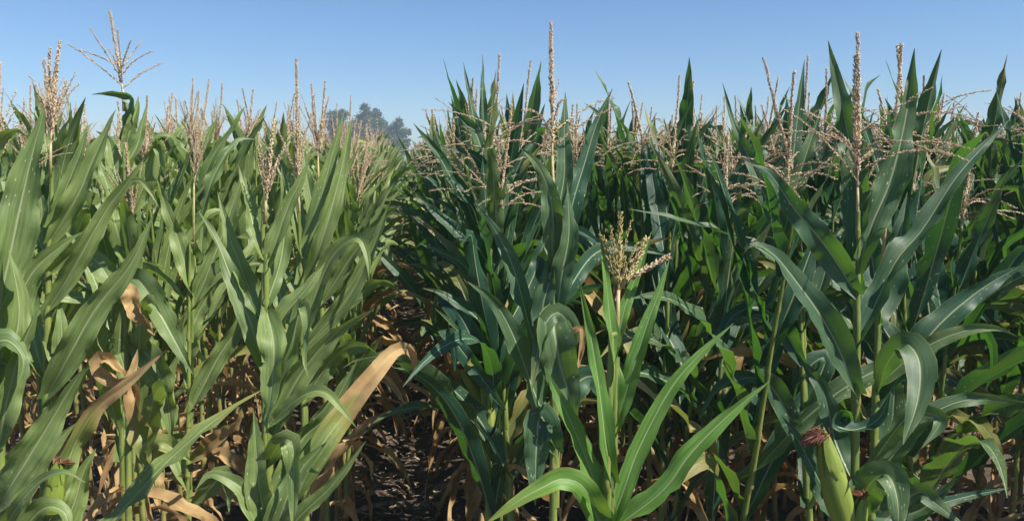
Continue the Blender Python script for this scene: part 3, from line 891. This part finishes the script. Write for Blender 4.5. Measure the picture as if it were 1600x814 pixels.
NV = 6
NEAR = {s: [near_variant(100 + 10 * i + (5 if s > 0 else 0), s) for i in range(NV)] for s in (-1, 1)}
MID = {}
for s in (-1, 1):
    MID[s] = []
    for i in range(7):
        p = plant_parts(300 + 10 * i + (5 if s > 0 else 0), s, 1)
        MID[s].append((p['plane'], [('stalk', p['stalk'].mesh('stalk', M_STALK)), ('foliage', merge(p['leaves']).mesh('foliage', M_LEAF)),
                       ('dry_foliage', merge(p['dry']).mesh('dry_foliage', M_LEAF)), ('tassel', p['tassel'].mesh('tassel', M_TASSEL))]))

ORD = ['first', 'second', 'third', 'fourth', 'fifth', 'sixth', 'seventh', 'eighth', 'ninth', 'tenth', 'eleventh', 'twelfth', 'thirteenth', 'fourteenth', 'fifteenth', 'sixteenth',
       'seventeenth', 'eighteenth', 'nineteenth', 'twentieth']
GROUP = 'corn plants standing in rows'
count = {}
NEAR_D = 4.3
N_IND = 286
for i, (d, side, k, x, y) in enumerate(spots[:N_IND]):
    inview = -20 < proj((x, y, 1.6))[0] < 1620
    if inview:
        count[(side, k)] = count.get((side, k), 0) + 1
    c = count.get((side, k), 0) + sum(1 for hx, hy in HERO_SPOTS if hy < y and side * hx > 0 and round((abs(hx) - 0.35) / SP) == k - 1)
    rowname = 'row bordering the soil gap' if k == 1 else '%s row from the gap' % ORD[k - 1]
    look = 'pale sunlit' if side < 0 else 'dark green'
    rz = rnd.uniform(0, 6.28)
    var = rnd.choice(NEAR[side]) if d < NEAR_D else rnd.choice(MID[side])
    if k == 1: rz = math.pi / 2 - (var['plane'] if d < NEAR_D else var[0]) + rnd.gauss(0, .35 if d < 4.4 else 1.1) + math.pi * rnd.randint(0, 1)
    sc = rnd.uniform(0.94, 1.05) * (0.985 if side < 0 else 1.0)
    if side < 0 and k == 1: sc *= 0.94
    if side > 0 and d < 3: sc *= 0.95
    if side < 0 and k == 2 and d < 3.5: sc *= 0.88
    if d < NEAR_D:
        o = place_near(var, x, y, rz, sc, ear=rnd.random() < .25)
    else:
        o = link('corn_plant', None)
        o.location = (x, y, 0); o.rotation_euler = (rnd.gauss(0, .05), rnd.gauss(0, .05), rz); o.scale = (sc,) * 3
        for nm, me in var[1]: link(nm, me, o)
    if not inview:
        lab = '%s corn plant at the open near end of the %s' % (look, rowname)
    elif c <= 20:
        lab = '%s corn plant, %s of the %s' % (look, ORD[c - 1], rowname)
    else:
        lab = '%s corn plant deep along the %s' % (look, rowname)
    tag(o, lab, 'corn plant', GROUP)

# the far crop: past the countable plants, one object
FARV = {}
for s in (-1, 1):
    FARV[s] = []
    for i in range(6):
        for lod in (2, 3):
            p = plant_parts(600 + 10 * i + (5 if s > 0 else 0), s, lod)
            lf = merge(p['leaves'] + p['dry'][-1:]) if lod == 2 else merge(p['leaves'][-8:])
            FARV[s].append((lf, p['tassel'], p['stalk']))


def numpy_mb(b):
    v = np.array(b.v, dtype=np.float32)
    tri = []
    for f in b.f:
        for j in range(1, len(f) - 1): tri.append((f[0], f[j], f[j + 1]))
    return v, np.array(tri, dtype=np.int32), np.array(b.uv, dtype=np.float32), np.array(b.t, dtype=np.float32), np.array(b.dr, dtype=np.float32)


FARN = {s: [[numpy_mb(b) for b in tup] for tup in FARV[s]] for s in FARV}
acc = dict(v=[], f=[], uv=[], t=[], d=[], mi=[])
off = 0
for (d, side, k, x, y) in spots[N_IND:]:
    var = FARN[side][rnd.randrange(6) * 2 + (d > 13)]
    a = rnd.uniform(0, 6.28); s = rnd.uniform(0.92, 1.05)
    ca, sa = math.cos(a) * s, math.sin(a) * s
    rot = np.array([[ca, sa, 0], [-sa, ca, 0], [0, 0, s]], dtype=np.float32)
    for mi, (v, f, uv, t, dr) in enumerate(var):
        if mi == 2 and d > 13: continue
        acc['v'].append(v @ rot + np.array([x, y, 0], dtype=np.float32)); acc['f'].append(f + off)
        acc['uv'].append(uv); acc['t'].append(t); acc['d'].append(dr); acc['mi'].append(np.full(len(f), mi, dtype=np.int32))
        off += len(v)
V = np.concatenate(acc['v']); T3 = np.concatenate(acc['f'])
me = bpy.data.meshes.new('far_corn')
me.vertices.add(len(V)); me.vertices.foreach_set('co', V.ravel())
me.loops.add(T3.size); me.loops.foreach_set('vertex_index', T3.ravel())
me.polygons.add(len(T3)); me.polygons.foreach_set('loop_start', np.arange(0, T3.size, 3, dtype=np.int32))
me.materials.append(M_LEAF); me.materials.append(M_TASSEL); me.materials.append(M_STALK)
me.polygons.foreach_set('material_index', np.concatenate(acc['mi']))
me.polygons.foreach_set('use_smooth', np.ones(len(T3), dtype=bool))
ul = me.uv_layers.new(name='UVMap'); ul.data.foreach_set('uv', np.concatenate(acc['uv'])[T3.ravel()].ravel())
at = me.attributes.new('tint', 'FLOAT', 'POINT'); at.data.foreach_set('value', np.concatenate(acc['t']))
at = me.attributes.new('dry', 'FLOAT', 'POINT'); at.data.foreach_set('value', np.concatenate(acc['d']))
me.update(calc_edges=True)
me.validate()
far = link('far_corn_crop', me)
tag(far, 'distant corn crop reading as one mass of leaves and tan tassels', 'corn crop', kind='stuff')
print('plants', len(spots), 'near', sum(1 for s in spots if s[0] < NEAR_D), 'far tris', len(T3), 'ind depth', spots[N_IND - 1][0])

# ------------------------------------------------------------------ ground
from mathutils import noise as mn
gb = MB()


def axis_steps(lo, hi, fine_lo, fine_hi, st):
    xs = []; x = fine_lo
    while x <= fine_hi: xs.append(x); x += st
    s = st; y = fine_hi
    while y < hi: s *= 1.35; y += s; xs.append(min(y, hi))
    s = st; y = fine_lo
    while y > lo: s *= 1.35; y -= s; xs.insert(0, max(y, lo))
    return xs


gx = axis_steps(-250, 250, -3.2, 3.2, 0.045)
gy = axis_steps(-60, 250, 1.2, 8.5, 0.045)
for y in gy:
    for x in gx:
        z = 0.0
        if abs(x) < 12 and -2 < y < 20:
            z = 0.025 * mn.noise(Vector((x * 2.1, y * 2.1, 0))) + 0.022 * mn.noise(Vector((x * 9, y * 9, 3))) + 0.012 * mn.noise(Vector((x * 24, y * 24, 7)))
            z += 0.03 * math.cos(2 * math.pi * (x - 0.35) / 0.7) - 0.02
        gb.vert((x, y, z))
nx = len(gx)
for j in range(len(gy) - 1):
    for i in range(nx - 1):
        q = j * nx + i
        gb.f.append((q, q + 1, q + nx + 1, q + nx))
g = gb.obj('ground', M_SOIL)
tag(g, kind='structure')

# straw and leaf litter
lb = MB()
for i in range(6000):
    y = 1.6 + 9 * rnd.random() ** 1.5; x = rnd.uniform(-3.0, 3.2) if rnd.random() < .55 else rnd.gauss(0, .22)
    a = rnd.uniform(0, 6.28); L = rnd.uniform(0.015, 0.08); w = rnd.uniform(0.0015, 0.005)
    z = 0.006 + 0.03 * rnd.random() ** 2 + 0.03 * math.cos(2 * math.pi * (x - 0.35) / 0.7)
    d = Vector((math.cos(a), math.sin(a), rnd.uniform(-.25, .3))); sd = Vector((-math.sin(a), math.cos(a), rnd.uniform(-.5, .5))) * w
    c = Vector((x, y, z))
    b = Vector((rnd.uniform(-1, 1), rnd.uniform(-1, 1), rnd.uniform(0, 1))) * L * .12
    i0 = len(lb.v)
    for p in (c - d * L / 2 - sd, c - d * L / 2 + sd, c + b + sd, c + b - sd, c + d * L / 2 + sd, c + d * L / 2 - sd): lb.vert(p)
    lb.f += [(i0, i0 + 1, i0 + 2, i0 + 3), (i0 + 3, i0 + 2, i0 + 4, i0 + 5)]
for i in range(260):
    y = 1.8 + 9 * rnd.random() ** 1.3; x = rnd.choice((-1.05, -.35, .35, 1.05, 1.75, -1.75)) + rnd.gauss(0, .15)
    bl = MB()
    arch_blade(bl, (x, y, 0.03 + rnd.uniform(0, .05)), rnd.uniform(0, 6.28), R(rnd.uniform(60, 85)), R(rnd.uniform(95, 110)), rnd.uniform(.15, .45), rnd.uniform(.025, .05), 12, 1.0, rnd.uniform(-1, 1), rnd.uniform(-3, 3),
               us=US5, fold=.7, ripple=.6, dry=(.9, 1.1), seed=i, crumple=.6)
    k = len(lb.v)
    lb.v += [(a, b, max(c, 0.012)) for a, b, c in bl.v]; lb.uv += bl.uv; lb.t += bl.t; lb.dr += bl.dr
    lb.f += [tuple(q + k for q in f) for f in bl.f]
lit = lb.obj('crop_litter', M_STRAW)
tag(lit, 'dry straw and fallen leaf litter strewn over the dark soil', 'litter', kind='stuff')

# ------------------------------------------------------------------ distant trees


def tree(label, px, d, h, blobs, seed, cards):
    r = random.Random(seed)
    p = P(px, 250, d)
    root = link('tree', None); root.location = (p.x, p.y, 0)
    tag(root, label, 'tree', 'trees beyond the crop')
    tb = MB()
    tube(tb, [Vector((0, 0, 0)), Vector((.1, 0, h * .25)), Vector((-.1, .1, h * .5)), Vector((.1, 0, h * .78))], [.45, .34, .24, .08], 9)
    for (bx, by, bz, br) in blobs:
        z0 = min(h * .6, bz * .62)
        a = Vector((0, 0, z0)); b = Vector((bx, by, bz))
        tube(tb, [a, a.lerp(b, .5) + Vector((0, 0, -.25)), b], [.16, .09, .03], 6)
    tb.obj('trunk', M_BARK, root)
    cb = MB()
    for (bx, by, bz, br) in blobs:
        m = int(cards * br * br)
        subs = []
        for q in range(int(7 + 5 * br)):
            v = Vector((r.gauss(0, 1), r.gauss(0, 1), r.gauss(0, 1))).normalized() * br * r.uniform(.35, 1.0)
            subs.append((Vector((bx, by, bz)) + Vector((v.x, v.y, v.z * .75)), br * r.uniform(.28, .52), r.uniform(0, .8)))
        for q in range(m):
            c, sr, tt = r.choice(subs)
            v = Vector((r.gauss(0, 1), r.gauss(0, 1), r.gauss(0, .8))) * sr * .62
            o = c + v
            n = Vector((r.gauss(0, 1), r.gauss(0, 1), r.gauss(0, 1) + .4)).normalized()
            B = n.orthogonal().normalized(); B = Matrix.Rotation(r.uniform(0, 6.28), 3, n) @ B; C = n.cross(B)
            s = r.uniform(.08, .20)
            i0 = len(cb.v)
            for e, f_ in ((-1, -.35), (0, -.55), (1.1, 0), (0, .55)):
                cb.vert(o + B * s * e + C * s * f_, t=tt * r.uniform(.6, 1))
            cb.f.append((i0, i0 + 1, i0 + 2, i0 + 3))
    cb.obj('crown', M_CROWN, root, smooth=False)


TD = 120.0
pm = F / TD       # photo pixels per metre there (about 10)
def bl(cx, lst):
    return [((x - cx) / pm, random.Random(x).uniform(-1, 1), CAM_H + (250 - y) / pm, r_ / pm) for x, y, r_ in lst]


tree('grey green tree with flat ragged top and gaps, seen beyond the pale corn', 532, TD + 3, 9.0,
     bl(532, [(526, 182, 13), (538, 180, 10), (516, 196, 10), (532, 200, 15), (548, 202, 14), (520, 218, 14), (540, 222, 16), (556, 225, 14)]), 5, 1700)
tree('tallest of the distant trees, rising in stacked rounded clumps', 580, TD, 10.0,
     bl(580, [(574, 172, 8), (576, 184, 11), (588, 180, 9), (566, 192, 12), (590, 196, 14), (574, 205, 17), (598, 210, 14), (570, 225, 18), (592, 228, 18), (556, 208, 12), (584, 214, 17)]), 6, 1700)
tree('lower thin distant tree with airy feathery side, nearest the soil gap', 618, TD - 2, 7.0,
     bl(618, [(612, 205, 12), (623, 196, 8), (628, 210, 9), (636, 208, 6), (606, 220, 13), (622, 222, 12), (634, 224, 7), (616, 236, 12), (630, 236, 9), (600, 206, 11), (610, 214, 13)]), 8, 1300)

# ------------------------------------------------------------------ air
hb = MB()
for x in (-255, 255):
    for y in (-65, 255):
        for z in (-1.2, 13.0): hb.vert((x, y, z))
hb.f = [(0, 1, 3, 2), (4, 6, 7, 5), (0, 4, 5, 1), (2, 3, 7, 6), (0, 2, 6, 4), (1, 5, 7, 3)]
mh, nt = mat('haze')
k = N(nt)
pv = k.new('ShaderNodeVolumePrincipled'); pv.inputs['Color'].default_value = c4(0.72, 0.88, 1.0); pv.inputs['Density'].default_value = HAZE
pv.inputs['Anisotropy'].default_value = 0.0
out = k.new('ShaderNodeOutputMaterial'); nt.links.new(pv.outputs[0], out.inputs['Volume'])
if HAZE > 0:
    ho = hb.obj('haze', mh, smooth=False)
    tag(ho, kind='stuff')

# ------------------------------------------------------------------ light
EL, AZ = 51.0, 7.8 + 113.0         # sun elevation; azimuth clockwise from the row direction
w = bpy.data.worlds.new('World'); SC.world = w; w.use_nodes = True
nt = w.node_tree
bg = nt.nodes['Background']
sky = nt.nodes.new('ShaderNodeTexSky'); sky.sky_type = 'NISHITA'; sky.sun_disc = False
sky.sun_elevation = R(EL); sky.sun_rotation = R(AZ); sky.altitude = 50
sky.air_density = 1.0; sky.dust_density = 0.3; sky.ozone_density = 10.0
nt.links.new(sky.outputs[0], bg.inputs[0])
bg.inputs[1].default_value = 0.079
sd = bpy.data.lights.new('sun', 'SUN'); sd.energy = 5.0; sd.angle = R(0.53); sd.color = (1.0, 0.94, 0.84)
so = link('sun', sd)
dirv = Vector((math.sin(R(AZ)) * math.cos(R(EL)), math.cos(R(AZ)) * math.cos(R(EL)), math.sin(R(EL))))
so.rotation_euler = dirv.to_track_quat('Z', 'Y').to_euler()
so.location = (3, -3, 8)

vs = SC.view_settings
vs.view_transform = 'Standard'; vs.look = 'None'; vs.gamma = 1.0; vs.use_curve_mapping = False
vs.exposure = 0.76
cy = SC.cycles
cy.max_bounces = 6; cy.diffuse_bounces = 3; cy.glossy_bounces = 2; cy.transmission_bounces = 4; cy.transparent_max_bounces = 4
cy.caustics_reflective = False; cy.caustics_refractive = False
cy.use_denoising = True
